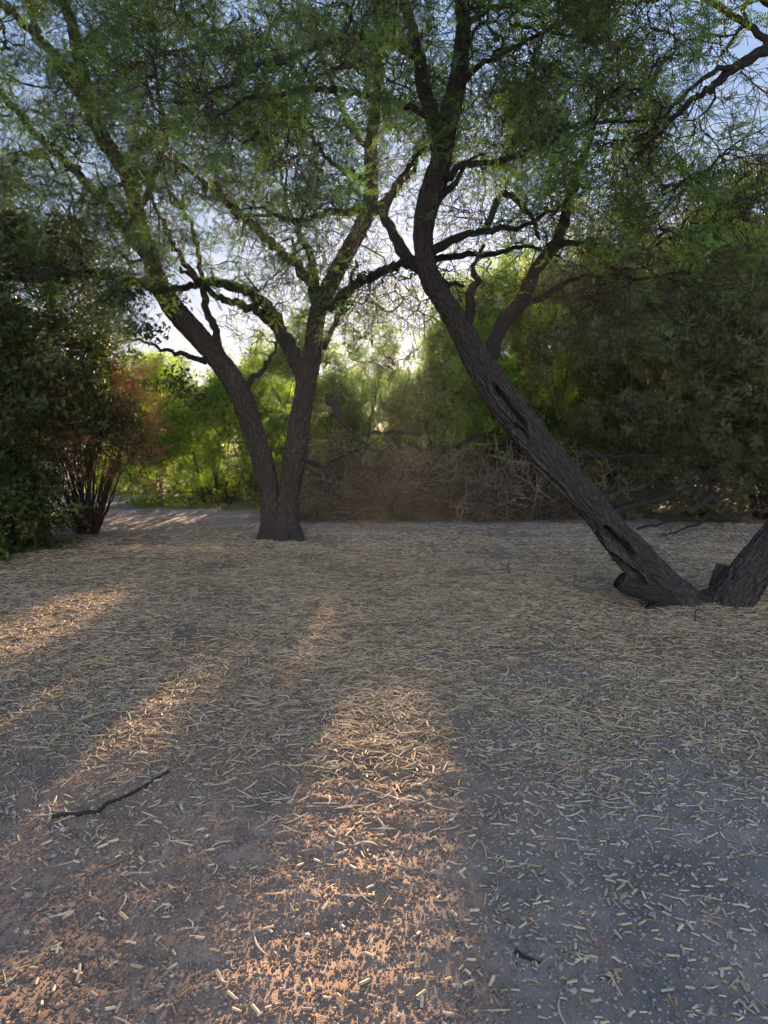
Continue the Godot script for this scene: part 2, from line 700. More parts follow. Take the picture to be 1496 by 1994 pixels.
func make_sprays() -> void:
	S.mesquite = make_feather_spray(8, 0.22, 0.12, 9, 0.022, 0.0078, M.mesquite_leaf, 0.6)
	S.mesquite_b = make_feather_spray(6, 0.18, 0.14, 10, 0.023, 0.0075, M.mesquite_leaf, 0.9)
	S.frond = make_feather_spray(5, 0.2, 0.19, 11, 0.034, 0.0088, M.mesquite_leaf, 0.8)
	S.bush = make_feather_spray(9, 0.26, 0.13, 7, 0.036, 0.012, M.bush_leaf, 0.5)
	S.bush_b = make_feather_spray(7, 0.28, 0.17, 8, 0.042, 0.012, M.bush_leaf, 1.0)
	S.bright = make_feather_spray(9, 0.26, 0.13, 7, 0.036, 0.012, M.bright_leaf, 0.5)
	S.broad = make_broad_spray(9, 0.3, 0.055, M.broad_leaf)
	S.broad_b = make_broad_spray(7, 0.26, 0.075, M.broad_leaf)
	S.far = make_feather_spray(10, 0.8, 0.4, 5, 0.16, 0.06, M.bush_leaf, 0.4)
	S.dry = make_dry_spray(M.dry_twig, 9, 0.5)
	S.red = make_dry_spray(M.red_dry, 14, 0.34)
	S.tuft = make_tuft(12, 0.95, 0.6, 0.007, M.dry_twig)
	S.tuft_low = make_tuft(11, 0.5, 0.7, 0.006, M.dry_twig)


func make_sky() -> Sky:
	var w := 512
	var h := 256
	var data := PackedFloat32Array()
	data.resize(w * h * 4)
	for j in h:
		var polar := (j + 0.5) / h * PI
		for i in w:
			var phi := ((i + 0.5) / w - 0.5) * TAU
			var d := Vector3(sin(phi) * sin(polar), cos(polar), -cos(phi) * sin(polar))
			var up := clampf(d.y, 0.0, 1.0)
			var c := Vector3(0.105, 0.12, 0.137).lerp(Vector3(0.025, 0.063, 0.138), pow(up, 0.55))
			var gamma := rad_to_deg(d.angle_to(sun))
			c += Vector3(1.0, 0.97, 0.91) * (2.6 * exp(-gamma / 3.0) + 1.15 * exp(-gamma / 10.5) + 0.09 * exp(-gamma / 24.0))
			var k := (j * w + i) * 4
			data[k] = c.x
			data[k + 1] = c.y
			data[k + 2] = c.z
			data[k + 3] = 1.0
	var m := PanoramaSkyMaterial.new()
	m.panorama = tex(Image.create_from_data(w, h, false, Image.FORMAT_RGBAF, data.to_byte_array()))
	var s := Sky.new()
	s.sky_material = m
	return s


func _ready() -> void:
	pitch = atan((CY - HORIZON) / F)
	# camera
	var cam := Camera3D.new()
	cam.name = "camera"
	cam.fov = rad_to_deg(2.0 * atan(CY / F))
	cam.position = Vector3(0, EYE, 0)
	cam.rotation.x = -pitch
	cam.near = 0.05
	cam.far = 2000.0
	add_child(cam)
	# sun and sky
	sun = ray(815, 508).normalized()
	sun_flat = Vector3(sun.x, 0, sun.z).normalized()
	side = Vector3(-sun_flat.z, 0, sun_flat.x)
	var light := DirectionalLight3D.new()
	light.name = "sun"
	light.light_energy = 1.6
	light.light_color = Color(1.0, 0.86, 0.70)
	light.light_angular_distance = 0.5
	light.shadow_enabled = true
	add_child(light)
	light.look_at_from_position(sun * 10.0, Vector3.ZERO, Vector3.UP)
	var env := Environment.new()
	env.background_mode = Environment.BG_SKY
	env.sky = make_sky()
	env.tonemap_mode = Environment.TONE_MAPPER_LINEAR
	env.tonemap_exposure = 6.0
	env.volumetric_fog_enabled = true
	env.volumetric_fog_density = 0.00024
	env.volumetric_fog_albedo = Color(0.95, 0.95, 0.95)
	env.volumetric_fog_anisotropy = 0.7
	env.sdfgi_enabled = true
	env.ssao_enabled = true
	env.ssil_enabled = true
	var we := WorldEnvironment.new()
	we.name = "environment"
	we.environment = env
	add_child(we)

	rng.seed = 20231
	soil_noise.seed = 4
	soil_noise.frequency = 0.55
	soil_noise.fractal_octaves = 3
	fine_noise.seed = 9
	fine_noise.frequency = 6.0
	fine_noise.fractal_octaves = 2
	clod_noise.seed = 14
	clod_noise.frequency = 30.0
	clod_noise.fractal_octaves = 1
	bark_noise.seed = 21
	bark_noise.frequency = 1.0
	bark_noise.fractal_octaves = 2
	patch_noise.seed = 33
	patch_noise.frequency = 1.0
	patch_noise.fractal_octaves = 2
	for m in [[555, 1046, 11.0, 0.045], [1330, 1175, 6.8, 0.02], [1425, 1175, 6.7, 0.025]]:
		var p := at(m[0], m[1], m[2])
		mounds.append(Vector3(p.x, p.z, m[3]))
	make_materials()
	make_sprays()

	build_ground()
	build_far()
	build_thicket()
	build_fork_tree()
	build_leaning_tree()
	build_left_shrubs()
	build_brush()
	build_litter()


# ---------------------------------------------------------------- ground

func build_ground() -> void:
	var xs := PackedFloat32Array()
	var zs := PackedFloat32Array()
	var x := 0.0
	while x < 900.0:
		xs.append(x)
		x += 0.0095 if x < 1.3 else (x - 1.3) * 0.055 + 0.0095
	var all := PackedFloat32Array()
	for k in range(xs.size() - 1, 0, -1):
		all.append(-xs[k])
	all.append_array(xs)
	var z := -60.0
	while z < 900.0:
		zs.append(z)
		var d := z
		if d < 1.4:
			z += maxf(0.02, (1.4 - d) * 0.12)
		else:
			z += 0.0095 * maxf(1.0, pow(d / 2.2, 1.5))
	var b := Buf.new()
	var col := PackedColorArray()
	var nx := all.size()
	for zz in zs:
		for xx in all:
			var wz := -zz
			var d := Vector2(xx, wz).length()
			var y := ground_y(xx, wz)
			if d < 14.0:
				y = soil_top(xx, wz)
			b.v.append(Vector3(xx, y, wz))
			# soil: reddish brown loam, greyer and stonier to the right, pale and bare on the path behind
			var p1 := 0.5 + 0.5 * patch_noise.get_noise_2d(xx * 0.35 + 9.0, wz * 0.35)
			var red := Color(0.32, 0.225, 0.165)
			var grey := Color(0.285, 0.24, 0.205)
			var c := red.lerp(grey, clampf(smoothstep(-0.2, 0.9, xx) * 0.8 + (p1 - 0.5) * 0.5, 0.0, 1.0))
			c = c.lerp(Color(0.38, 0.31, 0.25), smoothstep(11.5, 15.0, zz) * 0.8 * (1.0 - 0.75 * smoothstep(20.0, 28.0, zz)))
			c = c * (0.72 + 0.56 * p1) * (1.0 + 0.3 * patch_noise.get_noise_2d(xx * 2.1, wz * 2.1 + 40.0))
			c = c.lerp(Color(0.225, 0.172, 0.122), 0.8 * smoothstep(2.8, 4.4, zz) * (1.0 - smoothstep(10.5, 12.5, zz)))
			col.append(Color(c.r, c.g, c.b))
	for r in zs.size() - 1:
		for k in nx - 1:
			var p := r * nx + k
			b.i.append_array(PackedInt32Array([p, p + nx, p + 1, p + 1, p + nx, p + nx + 1]))
	b.n.resize(b.v.size())
	for r in zs.size():
		for k in nx:
			var dx := b.v[r * nx + mini(k + 1, nx - 1)] - b.v[r * nx + maxi(k - 1, 0)]
			var dz := b.v[mini(r + 1, zs.size() - 1) * nx + k] - b.v[maxi(r - 1, 0) * nx + k]
			b.n[r * nx + k] = dx.cross(dz).normalized()
	var a := []
	a.resize(Mesh.ARRAY_MAX)
	a[Mesh.ARRAY_VERTEX] = b.v
	a[Mesh.ARRAY_NORMAL] = b.n
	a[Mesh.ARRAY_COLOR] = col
	a[Mesh.ARRAY_INDEX] = b.i
	var am := ArrayMesh.new()
	am.add_surface_from_arrays(Mesh.PRIMITIVE_TRIANGLES, a)
	am.surface_set_material(0, M.soil)
	var o := put("ground", am, self, "structure")
	tag(o, "brown sandy ground of the shaded clearing", "")
	print("ground ", b.v.size())


# ---------------------------------------------------------------- bushes and far trees

func bush(called: String, label: String, category: String, px: float, d: float, half: Vector3, spec: Dictionary, group := "") -> Node3D:
	# spec: stems, goals, sprays (two meshes), per, size, droop, tint, wood, lean, low (how far down leaves go)
	var foot := at(px, HORIZON, d)
	foot.y = ground_y(foot.x, foot.z) - 0.03
	var o := thing(called, label, category, foot, group)
	var skel := Skel.new()
	var wood := Buf.new()
	var centre := Vector3(0, half.y, 0)
	for k in int(spec.stems):
		var a = TAU * k / spec.stems + rng.randf_range(-0.5, 0.5)
		var r0 := Vector3(cos(a), 0, sin(a)) * rng.randf_range(0.03, 0.16) * half.x
		var top := Vector3(cos(a) * half.x * rng.randf_range(0.15, 0.75), half.y * rng.randf_range(1.0, 1.7), sin(a) * half.z * rng.randf_range(0.15, 0.75))
		var pts := wander(r0, top, Vector3(cos(a) * 0.25, 1, sin(a) * 0.25).normalized(), 0.02, 0.09, 0.16)
		var rad := PackedFloat32Array()
		var thick: float = spec.get("thick", 0.03) * rng.randf_range(0.6, 1.2)
		for q in pts.size():
			rad.append(lerpf(thick, thick * 0.25, float(q) / (pts.size() - 1)))
			if float(q) / pts.size() > 0.1:
				skel.add(pts[q], rad[q])
		var sb := Buf.new()
		tube(sb, pts, rad, 7, false)
		put("stem", sb.mesh(M[spec.get("wood", "pale_bark")]), o)
	var goals := PackedVector3Array()
	var low: float = spec.get("low", 0.05)
	var nest := Vector3.ZERO
	for k in int(spec.goals):
		if k % 5 == 0:
			nest = ball()
			nest = nest.normalized() * pow(nest.length(), 0.6)
			if spec.get("dome", true):
				var up := rng.randf()
				var wide := sqrt(1.0 - pow(up, 3.0)) * lerpf(0.45, 1.0, sqrt(rng.randf()))
				var round := rng.randf() * TAU
				nest = Vector3(cos(round) * wide, up * 2.0 - 1.0, sin(round) * wide)
		var g := centre + nest * half + ball() * 0.34 * minf(1.0, half.x)
		g *= 1.0 + 0.22 * patch_noise.get_noise_3dv((g + foot) * 0.7)
		if g.y < half.y * 2.0 * low:
			g.y = half.y * 2.0 * (low + rng.randf() * 0.3)
		goals.append(g)
	var tips := []
	grow(wood, skel, goals, tips, spec.get("twig", 0.0035), 0.16, spec.get("twiglets", 1), foot)
	put("twigs", wood.mesh(M[spec.get("twig_m", "twig")]), o, "stuff")
	for goal in spec.get("reach", []):
		var to: Vector3 = at(goal[0], goal[1], goal[2]) - foot
		var from := skel.p[skel.nearest(to)]
		var pts := wander(from, to, ((to - from).normalized() + Vector3.UP * 0.5).normalized(), 0.06, 0.08, 0.1)
		var rad := PackedFloat32Array()
		for j in pts.size():
			rad.append(lerpf(0.009, 0.003, float(j) / (pts.size() - 1)))
			if j * 3 > pts.size():
				tips.append([pts[j], (pts[j] - pts[j - 1]).normalized(), 1.0])
		tube(wood, pts, rad, 5, false)
	var sets := [Leaves.new(), Leaves.new()]
	for tip in tips:
		var one: Array = [[tip[0] + foot, tip[1], tip[2]]]
		leafy(sets[rng.randi() % 2], one, spec.per, spec.size, spec.droop, spec.tint, 0.25, spec.get("clump", 0.38))
	for e in 2:
		var lv: Leaves = sets[e]
		for k in lv.t.size():
			lv.t[k].origin -= foot
		scatter("foliage", S[spec.sprays[e]], lv, o)
	return o


func build_far() -> void:
	# low hills and a line of trees beyond the thicket
	var b := Buf.new()
	var n := 90
	for k in n:
		var a := lerpf(-1.2, 1.2, float(k) / (n - 1))
		for j in 9:
			var w := j / 8.0
			var r := 420.0 + w * 160.0
			var hill := 17.0 * sin(w * PI * 0.5) * (0.75 + 0.6 * patch_noise.get_noise_2d(a * 3.0, 1.0 + w * 0.3))
			b.v.append(Vector3(sin(a) * r, hill + 0.004 * r - 1.0, -cos(a) * r))
	for k in n - 1:
		for j in 8:
			var p := k * 9 + j
			b.i.append_array(PackedInt32Array([p, p + 1, p + 9, p + 9, p + 1, p + 10]))
	b.n.resize(b.v.size())
	for k in n:
		for j in 9:
			var da := b.v[mini(k + 1, n - 1) * 9 + j] - b.v[maxi(k - 1, 0) * 9 + j]
			var dr := b.v[k * 9 + mini(j + 1, 8)] - b.v[k * 9 + maxi(j - 1, 0)]
			b.n[k * 9 + j] = da.cross(dr).normalized()
	tag(put("hills", b.mesh(M.hill), self, "structure"), "low hazy hills on the horizon behind the thicket", "")
	var rows := [
		[250, 52, 3.2, "rounded far tree above the path, leftmost of the distant tree line"], [340, 60, 3.8, "far tree above the path, second from the left in the distant line"],
		[420, 48, 3.0, "small far tree seen just left of the forked trunk"], [520, 66, 4.3, "tall far tree seen between the two stems of the forked tree"],
		[640, 55, 3.3, "far tree seen right beside the forked tree's right stem"], [730, 70, 4.0, "far tree low under the sun, between the two big trunks"],
		[850, 62, 3.8, "far tree peeping over the green hedge left of the leaning trunk"], [980, 52, 3.9, "far tree behind the leaning trunk's middle"],
		[1120, 60, 4.6, "far tree behind the thicket just right of the leaning trunk"], [1260, 50, 4.4, "far tree behind the middle of the right thicket"],
		[1400, 58, 5.0, "far tree behind the right end of the thicket"], [90, 56, 4.2, "far tree hidden mostly behind the dark left shrub"],
	]
	for row in rows:
		bush("far_tree", row[3], "tree", row[0], row[1], Vector3(row[2] * 1.25, row[2], row[2]), {"stems": 3, "goals": 150, "sprays": ["far", "far"], "per": 1.2, "size": Vector2(0.8, 1.3), "droop": 0.1, "tint": Color(0.8, 0.85, 0.9), "thick": 0.12, "twig": 0.012, "low": 0.12, "dome": false}, "distant trees beyond the thicket")


func build_thicket() -> void:
	var green := {"stems": 6, "goals": 560, "sprays": ["bush", "bush_b"], "per": 2.6, "size": Vector2(0.8, 1.4), "droop": 0.35, "tint": Color(1.45, 1.5, 1.1), "thick": 0.035, "twig": 0.004, "low": 0.0, "clump": 0.16}
	var bright := green.duplicate()
	bright.tint = Color(1.45, 1.45, 1.0)
	bright.sprays = ["bright", "bright"]
	bright.goals = 640
	bright.clump = 0.05
	var olive := green.duplicate()
	olive.low = 0.03
	olive.tint = Color(1.35, 0.92, 1.35)
	olive.twig = 0.0045
	olive.twiglets = 5
	olive.droop = 0.8
	olive.goals = 370
	olive.per = 1.5
	olive.size = Vector2(0.65, 1.15)
	olive.twig_m = "brown_twig"
	var tall := olive.duplicate()
	tall.goals = 620
	tall.dome = false
	tall.low = 0.15
	tall.tint = Color(1.45, 1.05, 1.2)
	tall.size = Vector2(0.9, 1.5)
	tall.per = 1.6
	var slim := green.duplicate()
	slim.clump = 0.0
	slim.size = Vector2(1.0, 1.6)
	slim.goals = 520
	var g := "green bushes of the hedge behind the clearing"
	bush("green_bush", "yellow-green sunlit bush where the path bends out of sight", "bush", 300, 20.5, Vector3(1.6, 1.75, 1.3), bright, g)
	bush("green_bush", "low dark green bush left of the forked tree, spreading over the path edge", "bush", 420, 16.6, Vector3(1.9, 1.3, 1.3), bright, g)
	bush("green_bush", "bright bush rising behind the left stem of the forked tree", "bush", 500, 19.5, Vector3(1.7, 1.75, 1.3), bright, g)
	bush("green_bush", "green bush directly behind the forked tree's base", "bush", 590, 17.5, Vector3(1.5, 1.9, 1.1), green, g)
	bush("green_bush", "tall green bush right of the forked tree, behind the dry brush", "bush", 690, 17.0, Vector3(1.5, 2.0, 1.2), green, g)
	bush("green_bush", "green bush under the sun, midway between the two trunks", "bush", 775, 20.0, Vector3(1.8, 2.15, 1.2), green, g)
	bush("green_bush", "tall dense green bush just left of the leaning trunk", "bush", 870, 17.5, Vector3(1.6, 2.25, 1.2), green, g)
	bush("green_bush", "yellowish bush showing behind the leaning trunk's upper scar", "bush", 1010, 16.0, Vector3(1.7, 2.5, 1.3), bright, g)
	g = "olive shrubs of the right thicket"
	bush("thicket_shrub", "olive shrub just right of the leaning trunk, at the thicket's left end", "shrub", 1120, 15.4, Vector3(1.45, 2.4, 1.3), olive, g)
	bush("thicket_shrub", "drooping olive shrub in the middle of the thicket, above the dead branches", "shrub", 1245, 14.8, Vector3(1.5, 2.6, 1.3), olive, g)
	bush("thicket_shrub", "dense dark shrub right of the middle of the thicket", "shrub", 1370, 14.4, Vector3(1.5, 2.7, 1.3), olive, g)
	bush("thicket_shrub", "dark shrub at the right edge, behind the right-hand trunk", "shrub", 1500, 13.8, Vector3(1.5, 2.7, 1.3), olive, g)
	bush("thicket_shrub", "shrub past the right edge behind the second trunk, rightmost of the thicket", "shrub", 1680, 13.0, Vector3(1.7, 2.7, 1.4), olive, g)
	g = "tall trees behind the right thicket"
	bush("thicket_tree", "slim tree hidden behind the bend of the leaning trunk, under the sun", "tree", 888, 25.0, Vector3(1.15, 3.0, 1.0), slim, g)
	bush("thicket_tree", "airy tall tree behind the thicket, nearest the leaning trunk", "tree", 1110, 20.0, Vector3(2.3, 3.4, 2.0), tall, g)
	bush("thicket_tree", "tall olive tree rising over the middle of the thicket", "tree", 1290, 18.0, Vector3(2.2, 3.7, 2.0), tall, g)
	bush("thicket_tree", "tall pale tree at the right edge below the open sky", "tree", 1490, 16.5, Vector3(2.0, 3.6, 2.0), tall, g)


# ---------------------------------------------------------------- the two big trees

func build_fork_tree() -> void:
	var d := 11.0
	var tree := thing("mesquite_tree", "dark forked tree with two stems in a V, left of the middle", "tree", Vector3.ZERO)
	var skel := Skel.new()
	var right := [[566, 1062, d, 70], [564, 1042, d, 54], [561, 1000, d, 48], [566, 950, d, 47], [573, 900, d, 50], [580, 850, d, 49], [588, 800, d, 46], [597, 750, d, 46], [608, 700, d, 41], [613, 655, d, 38], [622, 600, d, 37], [645, 550, d, 35], [671, 500, d, 34], [697, 455, d, 34], [719, 405, d, 33], [723, 350, d, 29], [722, 290, d, 25], [730, 215, d, 21], [738, 140, d, 16], [745, 60, d, 12]]
	for row in right:
		row[3] *= 0.84
	put("trunk", bark_trunk(right, [], 72, 0.03, 0.028, skel).mesh(M.bark), tree)
	var left := [[532, 1062, d, 68], [531, 1042, d, 54], [530, 1000, d, 50], [525, 950, d, 47], [513, 900, d, 50], [498, 850, d, 52], [481, 800, d, 53], [459, 750, d, 54], [424, 700, d, 50], [382, 650, d, 52], [342, 605, d, 50], [312, 555, d, 42], [294, 500, d, 36], [277, 450, d, 31], [264, 400, d, 30], [248, 345, d, 30], [222, 300, d, 30], [192, 250, d, 30], [172, 200, d, 30], [162, 150, d, 30], [151, 100, d, 28], [142, 50, d, 25], [123, 0, d, 21], [108, -70, d, 17]]
	for row in left:
		row[3] *= 0.8
	put("trunk", bark_trunk(left, [], 72, 0.03, 0.028, skel).mesh(M.bark), tree)
	for l in [
		[[596, 765, d, 36], [575, 695, d, 34], [546, 645, d, 32], [532, 612, d, 28], [500, 577, d, 25], [456, 557, d, 22], [405, 553, d, 19], [345, 562, d, 14], [280, 545, d, 10]],
		[[545, 645, d, 22], [506, 610, d, 20], [460, 592, d, 18], [412, 572, d, 14], [350, 520, d, 8]],
		[[622, 620, d, 28], [604, 548, d, 25], [552, 495, d, 22], [502, 450, d, 19], [450, 402, d, 16], [392, 350, d, 11], [330, 300, d, 7]],
		[[622, 600, d, 22], [606, 512, d, 18], [586, 462, d, 15], [560, 400, d, 10], [545, 330, d, 6]],
		[[640, 600, d, 24], [690, 556, d - .3, 22], [740, 531, d - .7, 20], [795, 515, d - 1.1, 17], [850, 540, d - 1.4, 11], [905, 560, d - 1.6, 7]],
		[[630, 680, d, 14], [652, 630, d, 12], [672, 590, d, 10], [690, 520, d, 6]],
		[[432, 712, d, 26], [420, 645, d, 19], [400, 600, d, 17], [394, 562, d, 15], [350, 498, d, 12], [318, 440, d, 10], [290, 370, d, 7]],
		[[394, 560, d, 12], [388, 510, d, 11], [380, 460, d, 10], [358, 412, d, 9], [326, 358, d, 6], [318, 290, d, 4]],
		[[465, 772, d, 22], [490, 740, d, 14], [514, 716, d, 11], [530, 685, d, 7], [560, 640, d, 4]],
		[[402, 705, d, 14], [352, 690, d, 11], [318, 682, d, 8], [270, 660, d, 6], [215, 668, d, 4]],
		[[285, 500, d, 24], [238, 440, d, 21], [190, 380, d, 19], [130, 320, d, 18], [60, 250, d - .4, 17], [0, 180, d - .8, 15], [-60, 120, d - 1.1, 10]],
		[[168, 190, d, 24], [130, 130, d, 22], [86, 85, d, 20], [40, 40, d, 17], [-10, 0, d, 14]],
		[[205, 290, d, 22], [168, 205, d + .4, 20], [100, 110, d + .6, 18], [66, 40, d + .6, 15], [50, -40, d + .6, 12]],
		[[330, 585, d, 26], [290, 560, d - .3, 22], [230, 540, d - .6, 20], [150, 530, d - .9, 18], [60, 545, d - 1.2, 14], [-40, 530, d - 1.4, 10]],
		[[712, 430, d, 20], [760, 380, d + .3, 16], [800, 335, d + .5, 12], [830, 280, d + .6, 8]],
		[[735, 380, d, 18], [690, 340, d, 14], [650, 320, d, 11], [610, 270, d, 8], [590, 200, d, 5]],
		[[732, 300, d, 16], [680, 250, d, 12], [650, 170, d, 9], [620, 90, d, 6]],
		[[264, 420, d, 18], [300, 350, d, 14], [322, 270, d, 11], [310, 180, d, 8], [325, 90, d, 6], [330, 0, d, 5]],
		[[176, 220, d, 16], [230, 160, d, 13], [300, 110, d, 10], [400, 85, d, 8], [470, 30, d, 5]],
	]:
		limb(tree, skel, l, 0.06, 0.85)
	var rb := Buf.new()
	var roots := traced([[548, 1052, d, 26], [500, 1060, d - .15, 15], [450, 1068, d - .25, 11], [395, 1070, d - .3, 7]])
	var rs := spline(roots[0], roots[1], 0.06)
	tube(rb, rs[0], rs[1], 10)
	put("root", rb.mesh(M.bark), tree)
	for r in [[[560, 1012, d, 40], [572, 1038, d - .08, 34], [586, 1056, d - .14, 22], [604, 1066, d - .16, 8]], [[545, 1012, d - .05, 40], [546, 1040, d - .16, 34], [550, 1060, d - .26, 24], [552, 1076, d - .34, 8]], [[528, 1010, d, 38], [518, 1036, d - .05, 30], [506, 1054, d - .08, 18], [494, 1062, d - .1, 6]]]:
		put("root", bark_trunk(r, [], 30, 0.03, 0.016, null).mesh(M.bark), tree)
	var wood := Buf.new()
	var tips := []
	var goals := blobs([[160, 110, 10.6, 2.4, 1.7, 1.8, 520], [420, 170, 10.6, 2.1, 1.6, 1.8, 430], [110, 400, 10.2, 1.9, 1.0, 1.5, 460], [380, 420, 10.8, 1.5, 1.0, 1.3, 200],
		[650, 220, 10.8, 1.9, 1.6, 1.7, 390], [-260, 250, 10.2, 2.2, 2.2, 2, 130], [300, -260, 10.6, 4, 1.4, 2.5, 240], [60, 560, 9.8, 1.4, 0.7, 1.0, 260]])
	grow(wood, skel, goals, tips, 0.0044, 0.2, 3)
	var bare := []
	grow(wood, skel, blobs([[620, 480, 10.8, 1.6, 1.0, 1.2, 260], [480, 600, 10.8, 0.9, 0.6, 0.8, 70], [760, 560, 10.2, 1.0, 0.7, 1.0, 110]]), bare, 0.0045, 0.26, 3)
	put("twigs", wood.mesh(M.twig), tree, "stuff")
	var a := Leaves.new()
	var c := Leaves.new()
	for tip in tips:
		leafy(a if rng.randf() < 0.6 else c, [tip], 1.5, Vector2(0.95, 1.5), 1.1, Color(0.66, 0.76, 0.74), 0.3, 0.43)
	for tip in bare:
		leafy(a, [tip], 0.22, Vector2(0.8, 1.3), 0.5, Color(1.1, 1.1, 0.7), 0.3)
	scatter("crown", S.mesquite, a, tree)
	scatter("crown", S.mesquite_b, c, tree)
	print("fork tips ", tips.size(), " sprays ", a.t.size() + c.t.size(), " wood ", wood.v.size())


